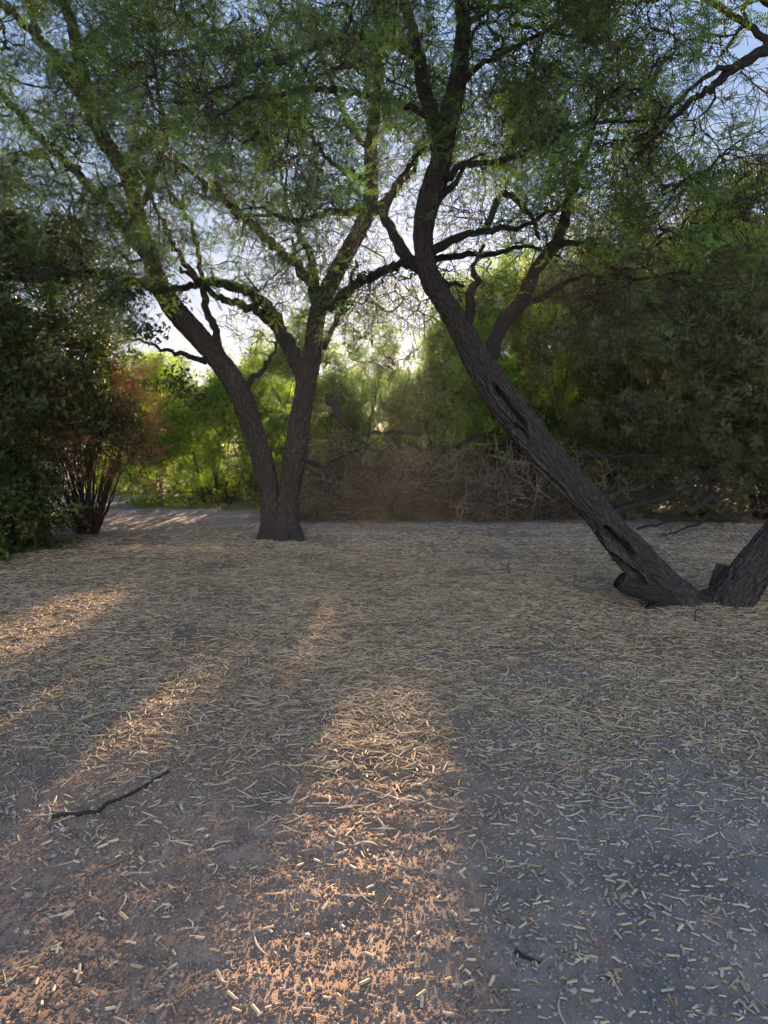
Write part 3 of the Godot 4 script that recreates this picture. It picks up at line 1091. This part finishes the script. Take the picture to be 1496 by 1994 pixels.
func build_leaning_tree() -> void:
	var d := 6.8
	var tree := thing("mesquite_tree", "big tree with a trunk leaning far left and a second trunk at the right edge", "tree", Vector3.ZERO)
	var skel := Skel.new()
	var main := [[1372, 1236, d, 104], [1346, 1208, d, 100], [1318, 1172, d, 86], [1296, 1148, d, 72], [1275, 1124, d, 66], [1252, 1100, d, 66], [1228, 1074, d, 67], [1203, 1049, d, 62], [1180, 1018, d, 57], [1151, 980, d, 58], [1112, 936, d, 60], [1068, 890, d, 64], [1028, 840, d, 63], [990, 790, d, 62], [956, 741, d, 57], [928, 698, d, 53], [907, 660, d, 48], [886, 622, d, 43], [857, 577, d, 41], [838, 545, d - .05, 41], [827, 500, d - .1, 37], [824, 450, d - .1, 39], [834, 398, d - .12, 44], [850, 350, d - .15, 46], [861, 300, d - .2, 36], [868, 250, d - .25, 40], [882, 200, d - .25, 36], [893, 150, d - .3, 33], [899, 100, d - .3, 30], [902, 50, d - .35, 27], [899, 0, d - .4, 25], [896, -70, d - .4, 20]]
	put("trunk", bark_trunk(main, [[1197, 1056, 0.19, 0.062, 0.13, -0.35], [984, 797, 0.27, 0.052, 0.13, -0.1], [1016, 838, 0.1, 0.04, 0.06, -0.5], [1236, 1096, 0.22, 0.05, 0.06, -0.95], [1085, 915, 0.3, 0.03, 0.03, -1.0]], 110, 0.018, 0.016, skel).mesh(M.bark), tree)
	var second := [[1404, 1232, d - .1, 92], [1416, 1196, d - .1, 84], [1434, 1156, d - .1, 76], [1462, 1116, d - .1, 72], [1496, 1074, d - .1, 69], [1535, 1026, d - .1, 67], [1600, 930, d - .1, 64], [1660, 800, d - .1, 58], [1705, 640, d - .2, 52], [1715, 480, d - .3, 44], [1690, 330, d - .4, 36], [1650, 180, d - .5, 28], [1640, 20, d - .5, 20]]
	put("trunk", bark_trunk(second, [], 96, 0.022, 0.02, skel).mesh(M.bark), tree)
	# broken stub, old stump and root crown
	put("broken_stub", bark_trunk([[1320, 1176, d - .06, 46], [1288, 1164, d - .1, 42], [1256, 1153, d - .14, 33], [1228, 1144, d - .16, 34], [1206, 1130, d - .17, 36]], [], 40, 0.015, 0.012, null).mesh(M.bark), tree)
	put("stump", bark_trunk([[1396, 1170, d + .15, 44], [1402, 1135, d + .15, 34], [1410, 1100, d + .14, 27]], [], 40, 0.015, 0.012, null).mesh(M.pale_bark), tree)
	for r in [[[1325, 1166, d, 54], [1352, 1172, d - .05, 46], [1380, 1180, d - .08, 36], [1405, 1194, d - .1, 22]], [[1300, 1172, d - .06, 46], [1275, 1186, d - .1, 28], [1245, 1196, d - .14, 12]], [[1415, 1165, d - .05, 46], [1380, 1166, d + .02, 38], [1345, 1180, d + .05, 22]]]:
		put("root", bark_trunk(r, [], 40, 0.02, 0.014, null).mesh(M.bark), tree)
	for l in [
		[[938, 716, d + .02, 30], [957, 690, d + .02, 29], [966, 652, d, 26], [985, 622, d, 32], [1010, 594, d, 30], [1034, 552, d, 28], [1052, 512, d - .05, 26], [1084, 474, d - .1, 25], [1100, 425, d - .1, 20], [1112, 380, d - .15, 17], [1130, 320, d - .2, 13], [1152, 262, d - .3, 9], [1165, 180, d - .3, 6]],
		[[900, 644, d, 24], [917, 610, d - .06, 20], [914, 575, d - .12, 18], [930, 548, d - .15, 15], [920, 520, d - .15, 10], [945, 480, d - .2, 6]],
		[[818, 522, d, 26], [796, 505, d - .05, 24], [772, 470, d - .1, 22], [756, 432, d - .12, 19], [742, 407, d - .15, 17], [700, 408, d - .2, 15], [640, 414, d - .3, 12], [585, 427, d - .4, 9], [520, 415, d - .5, 6], [450, 425, d - .6, 4]],
		[[750, 415, d - .12, 13], [770, 360, d - .1, 11], [802, 318, d, 9], [835, 275, d, 6]],
		[[858, 320, d - .2, 26], [846, 255, d - .2, 30], [832, 190, d - .25, 28], [816, 115, d - .3, 25], [798, 45, d - .3, 22], [785, -40, d - .3, 17]],
		[[814, 112, d - .3, 20], [760, 82, d - .5, 18], [700, 75, d - .7, 16], [635, 82, d - .8, 14], [580, 108, d - .9, 13], [510, 128, d - 1.0, 11], [450, 158, d - 1.1, 9], [390, 192, d - 1.2, 6], [330, 205, d - 1.3, 4]],
		[[838, 225, d - .2, 17], [790, 205, d - .4, 15], [745, 190, d - .5, 13], [650, 176, d - .7, 12], [560, 178, d - .9, 10], [480, 195, d - 1.0, 7], [420, 230, d - 1.1, 5]],
		[[760, 82, d - .5, 11], [690, 120, d - .8, 9], [620, 150, d - .9, 8], [540, 215, d - 1.0, 6], [470, 290, d - 1.1, 4]],
		[[850, 345, d - .1, 20], [880, 345, d - .3, 14], [893, 318, d - .35, 13], [935, 318, d - .4, 12], [1016, 299, d - .5, 11], [1072, 264, d - .6, 10], [1148, 239, d - .7, 8], [1250, 236, d - .8, 6], [1330, 225, d - .8, 4]],
		[[836, 396, d - .1, 20], [868, 372, d - .2, 14], [892, 352, d - .25, 11], [900, 330, d - .25, 8], [940, 300, d - .3, 5]],
		[[838, 492, d - .1, 20], [880, 468, d - .2, 16], [912, 456, d - .3, 14], [960, 446, d - .35, 12], [1025, 438, d - .4, 9], [1090, 400, d - .5, 6]],
		[[842, 505, d, 15], [900, 497, d + .1, 12], [965, 493, d + .2, 10], [1030, 480, d + .3, 7], [1090, 500, d + .4, 5]],
		[[950, 440, d - .3, 13], [975, 380, d - .3, 12], [1010, 395, d - .3, 11], [1040, 430, d - .3, 9], [1055, 470, d - .3, 6]],
		[[1010, 594, d, 15], [1060, 578, d - .1, 11], [1110, 545, d - .2, 9], [1180, 535, d - .3, 7], [1260, 520, d - .4, 5]],
		[[1084, 474, d - .1, 14], [1140, 478, d - .1, 11], [1200, 530, d - .1, 8], [1240, 545, d - .1, 6], [1330, 530, d - .1, 4]],
		[[886, 180, d - .3, 15], [930, 130, d - .4, 11], [985, 100, d - .5, 9], [1060, 60, d - .6, 7], [1130, 30, d - .7, 5]],
		[[898, -60, d - .4, 26], [890, -260, d - .9, 20], [860, -520, d - 1.6, 15], [800, -800, d - 2.2, 9]],
		[[900, 70, d - .3, 14], [930, 30, d - .3, 11], [1000, 15, d - .4, 9], [1080, 60, d - .5, 7], [1140, 80, d - .5, 5]],
		[[1700, 290, d - .4, 34], [1610, 150, d - .5, 26], [1540, 75, d - .6, 24], [1496, 95, d - .7, 22], [1436, 128, d - .75, 19], [1385, 172, d - .8, 14], [1330, 212, d - .85, 11], [1280, 262, d - .9, 8], [1240, 300, d - .9, 5]],
		[[1440, 126, d - .75, 11], [1380, 145, d - .9, 9], [1320, 195, d - 1.0, 7], [1270, 250, d - 1.0, 5]],
		[[1540, 75, d - .6, 14], [1470, -10, d - .8, 10], [1440, 60, d - .9, 7], [1400, 110, d - 1.0, 5]],
		[[1690, 560, d - .2, 24], [1600, 430, d, 17], [1500, 330, d + .2, 13], [1470, 360, d + .3, 9], [1445, 430, d + .4, 6]],
		[[1640, 200, d - .5, 20], [1500, 80, d - .2, 15], [1350, -10, d, 11], [1230, 5, d, 8], [1130, -10, d, 5]],
	]:
		limb(tree, skel, l, 0.035)
	var wood := Buf.new()
	var tips := []
	var goals := blobs([[1000, 140, 6.5, 1.0, 0.8, 1.1, 340], [1230, 130, 6.2, 1.0, 0.8, 1.1, 400], [1230, 380, 6.4, 0.9, 0.6, 0.9, 290], [1010, 360, 6.6, 0.8, 0.6, 0.8, 140], [620, 110, 5.9, 1.1, 0.6, 0.9, 190],
		[800, 60, 6.2, 0.9, 0.6, 0.9, 100], [1400, 480, 6.4, 0.6, 0.8, 0.8, 110], [400, 120, 5.5, 0.9, 0.5, 0.8, 110], [1480, 330, 6.2, 0.35, 0.45, 0.7, 40], [1000, -260, 6.1, 2.4, 0.9, 1.6, 260], [900, -900, 4.6, 2.0, 0.8, 1.4, 260], [560, 380, 6.1, 0.6, 0.35, 0.5, 50], [1560, 330, 6.4, 0.8, 0.8, 0.9, 60]])
	grow(wood, skel, goals, tips, 0.0034, 0.2, 3)
	var bare := []
	grow(wood, skel, blobs([[990, 470, 6.7, 0.8, 0.55, 0.7, 170], [1130, 560, 6.6, 0.6, 0.5, 0.6, 90], [620, 300, 6.0, 0.7, 0.6, 0.6, 90], [760, 600, 6.6, 0.35, 0.3, 0.4, 26]]), bare, 0.0034, 0.26, 3)
	put("twigs", wood.mesh(M.twig), tree, "stuff")
	var a := Leaves.new()
	var c := Leaves.new()
	var f := Leaves.new()
	for tip in tips:
		var pick := rng.randf()
		leafy(a if pick < 0.4 else (c if pick < 0.65 else f), [tip], 1.15, Vector2(0.8, 1.25), 1.2, Color(0.85, 0.95, 0.88), 0.3, 0.5)
	for tip in bare:
		leafy(c, [tip], 0.12, Vector2(0.7, 1.1), 0.5, Color(1.1, 1.1, 0.7), 0.3)
	scatter("crown", S.mesquite, a, tree)
	scatter("crown", S.mesquite_b, c, tree)
	scatter("crown", S.frond, f, tree)
	print("lean tips ", tips.size(), " sprays ", a.t.size() + c.t.size() + f.t.size(), " wood ", wood.v.size())


# ---------------------------------------------------------------- left side

func build_left_shrubs() -> void:
	var dark := {"stems": 9, "goals": 640, "sprays": ["broad", "broad_b"], "per": 4.6, "size": Vector2(0.9, 1.5), "droop": 0.3, "tint": Color(0.66, 0.66, 0.6), "thick": 0.03, "low": 0.02}
	var over := dark.duplicate()
	over.low = 0.36
	over.clump = 0.08
	over.reach = [[378, 772, 9.6], [345, 735, 9.8], [300, 640, 9.6], [330, 560, 9.4], [240, 540, 9.2]]
	over.stems = 4
	var g := "dark broad-leaved shrubs on the left"
	bush("broadleaf_shrub", "dark broad-leaved shrub overhanging the reddish bush on the left", "shrub", 25, 10.4, Vector3(1.45, 2.3, 1.2), over, g)
	over = over.duplicate()
	over.low = 0.1
	over.erase("reach")
	bush("broadleaf_shrub", "dark broad-leaved shrub at the left edge, in front of the reddish bush", "shrub", -190, 9.2, Vector3(1.4, 2.3, 1.2), over, g)
	var low := dark.duplicate()
	low.goals = 340
	low.clump = 0.1
	low.tint = Color(1.0, 1.0, 0.7)
	bush("broadleaf_shrub", "low leafy shrub in the left corner where the shade begins", "shrub", -10, 10.0, Vector3(0.75, 0.8, 0.6), low, g)
	var back := dark.duplicate()
	back.goals = 300
	bush("broadleaf_shrub", "leafy shrub behind the reddish bush at the far left", "shrub", 20, 14.5, Vector3(1.3, 1.2, 1.0), back, g)
	# the reddish, half dead, vase-shaped bush
	var foot := on_ground(172, 1042)
	var o := thing("vase_shaped_bush", "half dead reddish bush with many bare stems fanning up from one foot", "bush", foot)
	var skel := Skel.new()
	for k in 74:
		var a := rng.randf() * TAU
		var out := sqrt(rng.randf())
		var base := Vector3(cos(a) * 0.13 * out, -0.03, sin(a) * 0.1 * out)
		var top := Vector3(cos(a) * out * 0.95 + rng.randfn() * 0.08, rng.randf_range(1.3, 2.3) - 0.5 * out * out, sin(a) * out * 0.8)
		if top.x > 0.1:
			top.x *= 0.8
		var pts := wander(base, top, Vector3(cos(a) * 0.4 * out, 1, sin(a) * 0.4 * out).normalized(), 0.0, 0.07, 0.12)
		var rad := PackedFloat32Array()
		var th := rng.randf_range(0.012, 0.026)
		for q in pts.size():
			rad.append(lerpf(th, 0.004, pow(float(q) / (pts.size() - 1), 0.8)))
			if q > pts.size() / 4:
				skel.add(pts[q], rad[q])
		var b := Buf.new()
		tube(b, pts, rad, 6, false)
		put("stem", b.mesh(M.red_twig), o)
	var goals := PackedVector3Array()
	for k in 560:
		var q := ball()
		goals.append(Vector3(0.28, 1.7, 0.25) + q * Vector3(0.85, 0.95, 0.8))
	var tips := []
	var wood := Buf.new()
	grow(wood, skel, goals, tips, 0.003, 0.1, 2)
	put("twigs", wood.mesh(M.red_twig), o, "stuff")
	var lv := Leaves.new()
	for tip in tips:
		if tip[0].y > 0.75 and rng.randf() < 0.6:
			leafy(lv, [[tip[0] + foot, tip[1] + Vector3.UP * 0.5, 1.0]], 1.0, Vector2(0.6, 1.1), -0.2, Color(1, 0.95, 0.9), 0.3)
	for k in lv.t.size():
		lv.t[k].origin -= foot
	scatter("foliage", S.red, lv, o)


# ---------------------------------------------------------------- dry brush and dead branches

func build_brush() -> void:
	var lv := Leaves.new()
	var low := Leaves.new()
	var sticks := Leaves.new()
	for k in 3400:
		var px := rng.randf_range(560, 1230)
		var d := rng.randf_range(13.4, 16.6)
		var p := at(px, HORIZON, d)
		var shape := smoothstep(560.0, 680.0, px) * (1.0 - 0.7 * smoothstep(1040.0, 1150.0, px))
		var top := (0.45 + 0.6 * shape) * (0.75 + 1.1 * patch_noise.get_noise_2d(p.x * 1.3, p.z))
		p.y = ground_y(p.x, p.z) + maxf(0.0, (d - 13.6)) * 0.25 * shape * rng.randf()
		var s := maxf(0.35, top * rng.randf_range(0.7, 1.15))
		var b := Basis.from_euler(Vector3(rng.randfn() * 0.6, rng.randf() * TAU, rng.randfn() * 0.6)).scaled(Vector3(s * 1.2, s, s * 1.2))
		var w := rng.randf_range(0.45, 1.7)
		var t := Color(w, w * rng.randf_range(0.86, 1.0), w * rng.randf_range(0.75, 0.95))
		if rng.randf() < open_to_sun(p + Vector3.UP * s * 0.8):
			continue
		if k % 3 == 0:
			low.t.append(Transform3D(b, p))
			low.c.append(t)
		elif k % 3 == 1:
			lv.t.append(Transform3D(b, p))
			lv.c.append(t)
		else:
			p.y += rng.randf() * top * 0.8
			b = twig_basis(Vector3(rng.randfn(), rng.randfn() * 0.5 + 0.2, rng.randfn()).normalized(), rng.randf() * TAU).scaled(Vector3.ONE * rng.randf_range(1.0, 2.4))
			sticks.t.append(Transform3D(b, p))
			sticks.c.append(t)
	var o := thing("brush_heap", "long heap of tangled dry brown brush along the foot of the hedge", "brush")
	scatter("dry_stalks", S.tuft, lv, o)
	scatter("dry_grass", S.tuft_low, low, o)
	scatter("dead_twigs", S.dry, sticks, o)
	# dead boughs lying on and in the heap and below the right thicket
	var rows := [
		[640, 770, 15.6, 730, 880, 14.4, 34, "grey bough slanting down into the brush right of the forked tree"],
		[600, 900, 14.2, 740, 852, 14.6, 20, "dead bough lying level across the left end of the brush"],
		[820, 845, 15.0, 700, 850, 15.4, 26, "dark bough under the green hedge in the middle of the brush"],
		[860, 880, 14.6, 1000, 830, 15.2, 24, "thick dead bough rising to the right, behind the brush"],
		[1130, 890, 12.2, 1330, 905, 12.0, 18, "long thin dead branch level below the thicket, uppermost of the right pile"],
		[1180, 1000, 12.0, 1420, 930, 11.9, 28, "thick curved dead branch rising right in the middle of the right pile"],
		[1500, 990, 10.8, 1290, 1044, 10.8, 22, "pale dead branch lying low at the right, pointing to the second trunk"],
		[1150, 985, 12.4, 1390, 905, 12.2, 22, "slender dead branch slanting up through the right pile"],
		[1100, 960, 12.9, 1260, 985, 12.4, 20, "dead branch lying close behind the leaning trunk"],
		[1200, 950, 12.8, 1060, 1000, 12.8, 15, "dead branch sloping to the ground left of the right pile"],
		[1340, 1000, 11.4, 1500, 960, 11.6, 30, "stout yellowish dead log at the right end of the pile"],
		[1240, 1030, 11.2, 1400, 1015, 11.0, 10, "thin dead branch on the ground at the front of the right pile"],
	]
	for row in rows:
		var a := at(row[0], row[1], row[2])
		var z := at(row[3], row[4], row[5])
		a.y = maxf(a.y, ground_y(a.x, a.z) + 0.02)
		z.y = maxf(z.y, ground_y(z.x, z.z) + 0.02)
		var bough := thing("dead_branch", row[7], "branch", Vector3(a.x, 0, a.z), "dead branches lying below the hedge and thicket")
		var local := Vector3(a.x, 0, a.z)
		var skel := Skel.new()
		var pts := wander(a - local, z - local, (z - a).normalized(), 0.03, 0.2, 0.16)
		var rad := PackedFloat32Array()
		for q in pts.size():
			rad.append(lerpf(row[6] * 0.5 * row[2] / F * 0.5, 0.008, pow(float(q) / (pts.size() - 1), 0.9)))
			skel.add(pts[q], rad[q])
		var b := Buf.new()
		tube(b, pts, rad, 9)
		put("bough", b.mesh(M.pale_bark), bough)
		var goals := PackedVector3Array()
		for k in 26:
			var c := pts[rng.randi_range(pts.size() / 4, pts.size() - 1)]
			goals.append(c + ball() * Vector3(0.9, 0.4, 0.6) + Vector3.UP * 0.1)
		for k in goals.size():
			goals[k].y = maxf(goals[k].y, 0.03)
		var tw := Buf.new()
		grow(tw, skel, goals, [], 0.004, 0.2, 2)
		put("twigs", tw.mesh(M.pale_bark), bough, "stuff")


# ---------------------------------------------------------------- pods, chips, stones

func make_pod(l: float, r: float, bend: float, hook: float, seg: int, flat := 0.75, blunt := false) -> ArrayMesh:
	var b := Buf.new()
	var pts := PackedVector3Array()
	var rad := PackedFloat32Array()
	var q := Vector3.ZERO
	var a := 0.0
	for k in seg + 1:
		var w := float(k) / seg
		pts.append(q)
		var shape := pow(sin(PI * clampf(w * 0.9 + 0.06, 0.0, 1.0)), 0.4)
		if blunt:
			shape = 1.0 if k % 3 else 0.86
		rad.append(r * shape * (1.0 + 0.13 * sin(w * seg * PI * 0.9)))
		a += (bend + hook * w * w) / seg
		q += Vector3(cos(a), 0, sin(a)) * l / seg
	for k in pts.size():
		pts[k] -= q * 0.5
	tube(b, pts, rad, 5)
	for k in b.v.size():
		b.v[k].y *= flat
	return b.mesh(M.pod)


func make_husk() -> ArrayMesh:
	# a few curled flakes and a straw, lying together
	var b := Buf.new()
	for k in 3:
		var p := Vector3(rng.randf_range(-0.02, 0.02), 0.001, rng.randf_range(-0.02, 0.02))
		var a := rng.randf() * TAU
		leaflet(b, p, Vector3(cos(a), rng.randf_range(0.0, 0.3), sin(a)).normalized(), Vector3.UP, rng.randf_range(0.012, 0.026), rng.randf_range(0.004, 0.008))
	var a := rng.randf() * TAU
	tube(b, PackedVector3Array([Vector3(cos(a), 0.02, sin(a)) * -0.03, Vector3(0.004, 0.003, 0.002), Vector3(cos(a), 0.06, sin(a)) * 0.03]), PackedFloat32Array([0.0013, 0.0015, 0.001]), 3, false)
	b.n.clear()
	return b.mesh(M.pod)


func make_stone(rough: float, m: Material) -> ArrayMesh:
	var sp := SphereMesh.new()
	sp.radius = 0.5
	sp.height = 1.0
	sp.radial_segments = 7
	sp.rings = 4
	var a := sp.get_mesh_arrays()
	var v: PackedVector3Array = a[Mesh.ARRAY_VERTEX]
	var off := rng.randf() * 90.0
	for k in v.size():
		v[k] *= 1.0 + rough * bark_noise.get_noise_3dv(v[k] * 2.2 + Vector3.ONE * off)
	var b := Buf.new()
	b.v = v
	b.i = a[Mesh.ARRAY_INDEX]
	return b.mesh(m)


func pod_cover(x: float, z: float) -> float:
	# how thickly the pods lie: a carpet from about four metres out, thinning towards the camera
	var far := smoothstep(2.7, 4.4, z + 0.5 * patch_noise.get_noise_2d(x * 0.7, 5.0)) * (1.0 - 0.4 * smoothstep(6.0, 9.0, z)) * (1.0 - 0.75 * smoothstep(10.0, 12.5, z))
	far *= 1.0 - 0.5 * smoothstep(-2.0, -4.5, x)
	var clump := 0.72 + 0.9 * patch_noise.get_noise_2d(x * 0.9 + 50.0, z * 0.9)
	return clampf(far * clump + 0.012 + 0.05 * smoothstep(2.0, 3.0, z), 0.0, 1.0)


func build_litter() -> void:
	var pods := []
	for k in 20:
		pods.append(make_pod(rng.randf_range(0.035, 0.125), rng.randf_range(0.003, 0.0049), rng.randf_range(-1.6, 1.6), rng.randf_range(-3.4, 3.4) * (1.0 if k % 3 else 0.3), 11))
	var chips := []
	for k in 5:
		chips.append(make_pod(rng.randf_range(0.022, 0.05), rng.randf_range(0.005, 0.0066), rng.randf_range(-0.4, 0.4), 0.0, 3, 0.7, true))
	var spots := []
	for k in 165000:
		var z := sqrt(rng.randf_range(1.7 * 1.7, 13.0 * 13.0))
		var x := rng.randf_range(-0.62, 0.62) * (z + 0.8)
		if rng.randf() > pod_cover(x, z):
			continue
		spots.append(Vector2(x, z))
	spots.sort_custom(func(p, q): return p.y < q.y)
	var lots := []
	for k in 20:
		lots.append(Leaves.new())
	for k in spots.size():
		var x: float = spots[k].x
		var z: float = spots[k].y
		var kind := rng.randi() % 20
		var s := rng.randf_range(0.75, 1.2)
		var y := soil_top(x, -z) + 0.004 + rng.randf() * 0.012 * pod_cover(x, z)
		var b := Basis.from_euler(Vector3(rng.randfn() * 0.12, rng.randf() * TAU, rng.randfn() * 0.12)).scaled(Vector3.ONE * s)
		var w := rng.randf_range(0.4, 1.25)
		var c := Color(w, w * rng.randf_range(0.86, 1.0), w * rng.randf_range(0.7, 1.0))
		if k < 300:
			var o := put("seed_pod", pods[kind], self)
			o.transform = Transform3D(b, Vector3(x, y, -z))
			var look: String = ["bowed", "straight", "hooked", "curled"][kind % 4]
			var size := "small" if s < 0.9 else ("medium" if s < 1.05 else "large")
			var where := "in the sunlit strip" if x > -0.45 and x < 0.3 else ("on the shaded gravel at the right" if x > 0.3 else "on the brown soil at the left")
			tag(o, "%s dry tan %s seed pod %s" % [size, look, where], "seed pod", "nearest fallen seed pods")
		else:
			lots[kind].t.append(Transform3D(b, Vector3(x, y, -z)))
			lots[kind].c.append(c)
	var carpet := thing("fallen_pods", "carpet of dry tan seed pods covering the clearing under the trees", "litter")
	carpet.set_meta("kind", "stuff")
	for k in 20:
		scatter("pods", pods[k], lots[k], carpet)
	# leaflets, husks and crumbled twigs that mat the ground between the pods
	var mat_bits := thing("leaf_litter", "matted straw-brown leaflets and husks between the fallen pods", "litter")
	mat_bits.set_meta("kind", "stuff")
	for e in 3:
		var fl := Leaves.new()
		for k in 30000:
			var z := sqrt(rng.randf_range(1.8 * 1.8, 9.5 * 9.5))
			var x := rng.randf_range(-0.62, 0.62) * (z + 0.7)
			if rng.randf() > 0.12 + 0.9 * pod_cover(x, z):
				continue
			var s := rng.randf_range(0.35, 1.3)
			fl.t.append(Transform3D(Basis.from_euler(Vector3(rng.randfn() * 0.3, rng.randf() * TAU, rng.randfn() * 0.3)).scaled(Vector3(s, s, s)), Vector3(x, soil_top(x, -z) + 0.004, -z)))
			var w := rng.randf_range(0.45, 1.1)
			fl.c.append(Color(w, w * rng.randf_range(0.8, 0.95), w * rng.randf_range(0.6, 0.85)))
		scatter("husks", make_husk(), fl, mat_bits)
	# chips of broken pods, stones and crumbs of soil
	var cl := [Leaves.new(), Leaves.new(), Leaves.new(), Leaves.new(), Leaves.new()]
	for k in 9000:
		var z := sqrt(rng.randf_range(1.5 * 1.5, 5.0 * 5.0))
		var x := rng.randf_range(-0.62, 0.62) * (z + 0.6)
		var much := 0.3 + 0.7 * smoothstep(0.0, 0.8, x) * (1.0 - 0.5 * smoothstep(3.4, 4.6, z))
		if rng.randf() > much * (0.75 + 0.8 * patch_noise.get_noise_2d(x * 1.3, z * 1.3 + 20.0)):
			continue
		var e := rng.randi() % 5
		cl[e].t.append(Transform3D(Basis.from_euler(Vector3(rng.randfn() * 0.2, rng.randf() * TAU, rng.randfn() * 0.2)).scaled(Vector3.ONE * rng.randf_range(0.35, 1.05)), Vector3(x, soil_top(x, -z) + 0.006, -z)))
		var w := rng.randf_range(0.7, 1.25)
		cl[e].c.append(Color(w, w, w * rng.randf_range(0.85, 1.05)))
	var bits := thing("pod_chips", "scattered pale broken bits of pods over the near ground", "litter")
	bits.set_meta("kind", "stuff")
	for e in 5:
		scatter("chips", chips[e], cl[e], bits)
	var gravel := thing("gravel", "fine grey gravel and small stones in the near soil", "gravel")
	gravel.set_meta("kind", "stuff")
	var crumbs := thing("soil_crumbs", "loose crumbs of brown soil over the foreground", "soil")
	crumbs.set_meta("kind", "stuff")
	for e in 4:
		var st := Leaves.new()
		var cr := Leaves.new()
		for k in 44000:
			var z := sqrt(rng.randf_range(1.3 * 1.3, 5.0 * 5.0))
			var x := rng.randf_range(-0.62, 0.62) * (z + 0.6)
			var right := smoothstep(-0.1, 0.9, x)
			var stone := rng.randf() < 0.12 + 0.5 * right
			var s := 0.0025 + 0.011 * pow(rng.randf(), 4.0) if stone else 0.004 + 0.010 * pow(rng.randf(), 3.0)
			if rng.randf() < 0.03:
				s *= 1.9
			var tr := Transform3D(Basis.from_euler(Vector3(rng.randf() * TAU, rng.randf() * TAU, 0)).scaled(Vector3(s, s * rng.randf_range(0.55, 0.9), s * rng.randf_range(0.7, 1.2))), Vector3(x, soil_top(x, -z) + s * 0.2, -z))
			if stone:
				st.t.append(tr)
				var w := rng.randf_range(0.35, 1.05)
				st.c.append(Color(w, w * 0.98, w * 0.97))
			elif rng.randf() < 1.0 - 0.8 * right:
				cr.t.append(tr)
				var w := rng.randf_range(0.7, 1.25)
				cr.c.append(Color(w, w, w))
		scatter("stones", make_stone(0.5, M.pebble), st, gravel)
		scatter("crumbs", make_stone(0.8, M.clod), cr, crumbs)
	# fallen sticks and two upright shoots
	for row in [[104, 1592, 330, 1508, 0.011, "long dark bent stick on the bare soil at the lower left"], [760, 1620, 600, 1555, 0.006, "thin pale stick among the pods in the sunlit strip"], [1005, 1852, 1055, 1878, 0.008, "short brown stick on the grey gravel at the lower right"],
			[180, 1480, 345, 1440, 0.005, "thin stick across the sunlit streak at the left"], [185, 1698, 280, 1640, 0.005, "slim pale stick on the soil below the long dark stick"], [870, 1248, 1010, 1262, 0.008, "dark stick in the carpet of pods right of the middle"]]:
		var a: Vector3 = on_ground(row[0], row[1])
		var z: Vector3 = on_ground(row[2], row[3])
		var o := Buf.new()
		var pts := wander(Vector3(0, 0.012, 0), z - a + Vector3(0, 0.014, 0), Vector3(z.x - a.x, 0.02, z.z - a.z).normalized().rotated(Vector3.UP, -0.35), 0.0, 0.1, 0.05)
		var rr := PackedFloat32Array()
		var low := soil_top(a.x, a.z)
		for q in pts.size():
			pts[q].y = soil_top(a.x + pts[q].x, a.z + pts[q].z) - low + row[4] * 0.8
			rr.append(lerpf(row[4], row[4] * 0.4, float(q) / (pts.size() - 1)))
		tube(o, pts, rr, 7)
		var mi := put("stick", o.mesh(M.twig if row[4] > 0.0075 else M.cut_wood), self)
		mi.position = Vector3(a.x, low, a.z)
		tag(mi, row[5], "stick")
	for row in [[1354, 1212, 1362, 1178, "small upright twig standing in the pods below the tree fork"], [992, 1122, 991, 1082, "thin upright twig standing in the clearing left of the leaning trunk"]]:
		var a: Vector3 = on_ground(row[0], row[1])
		var top: Vector3 = at(row[2], row[3], -a.z)
		var o := Buf.new()
		var pts := wander(Vector3.ZERO, top - a, Vector3.UP, 0.0, 0.12, 0.05)
		var rr := PackedFloat32Array()
		for q in pts.size():
			rr.append(lerpf(0.006, 0.002, float(q) / (pts.size() - 1)))
		tube(o, pts, rr, 6)
		var j := pts.size() / 2
		tube(o, PackedVector3Array([pts[j], pts[j] + Vector3(0.05, 0.03, 0.01)]), PackedFloat32Array([0.003, 0.0015]), 5)
		var mi := put("upright_twig", o.mesh(M.twig), self)
		mi.position = a
		tag(mi, row[4], "twig")
	print("pods ", spots.size())


func soil_top(x: float, z: float) -> float:
	var h := ground_y(x, z)
	var d := Vector2(x, z).length()
	if d > 14.0:
		return h
	var fade := clampf((14.0 - d) / 6.0, 0.0, 1.0)
	var rough := (0.55 + 0.9 * patch_noise.get_noise_2d(x * 0.9, z * 0.9)) * (1.0 - 0.4 * smoothstep(0.2, 1.0, x))
	var lump := fine_noise.get_noise_2d(x, z)
	h += fade * 0.013 * patch_noise.get_noise_2d(x * 2.6 + 7.0, z * 3.2)
	return h + fade * maxf(rough, 0.12) * (lump * 0.012)
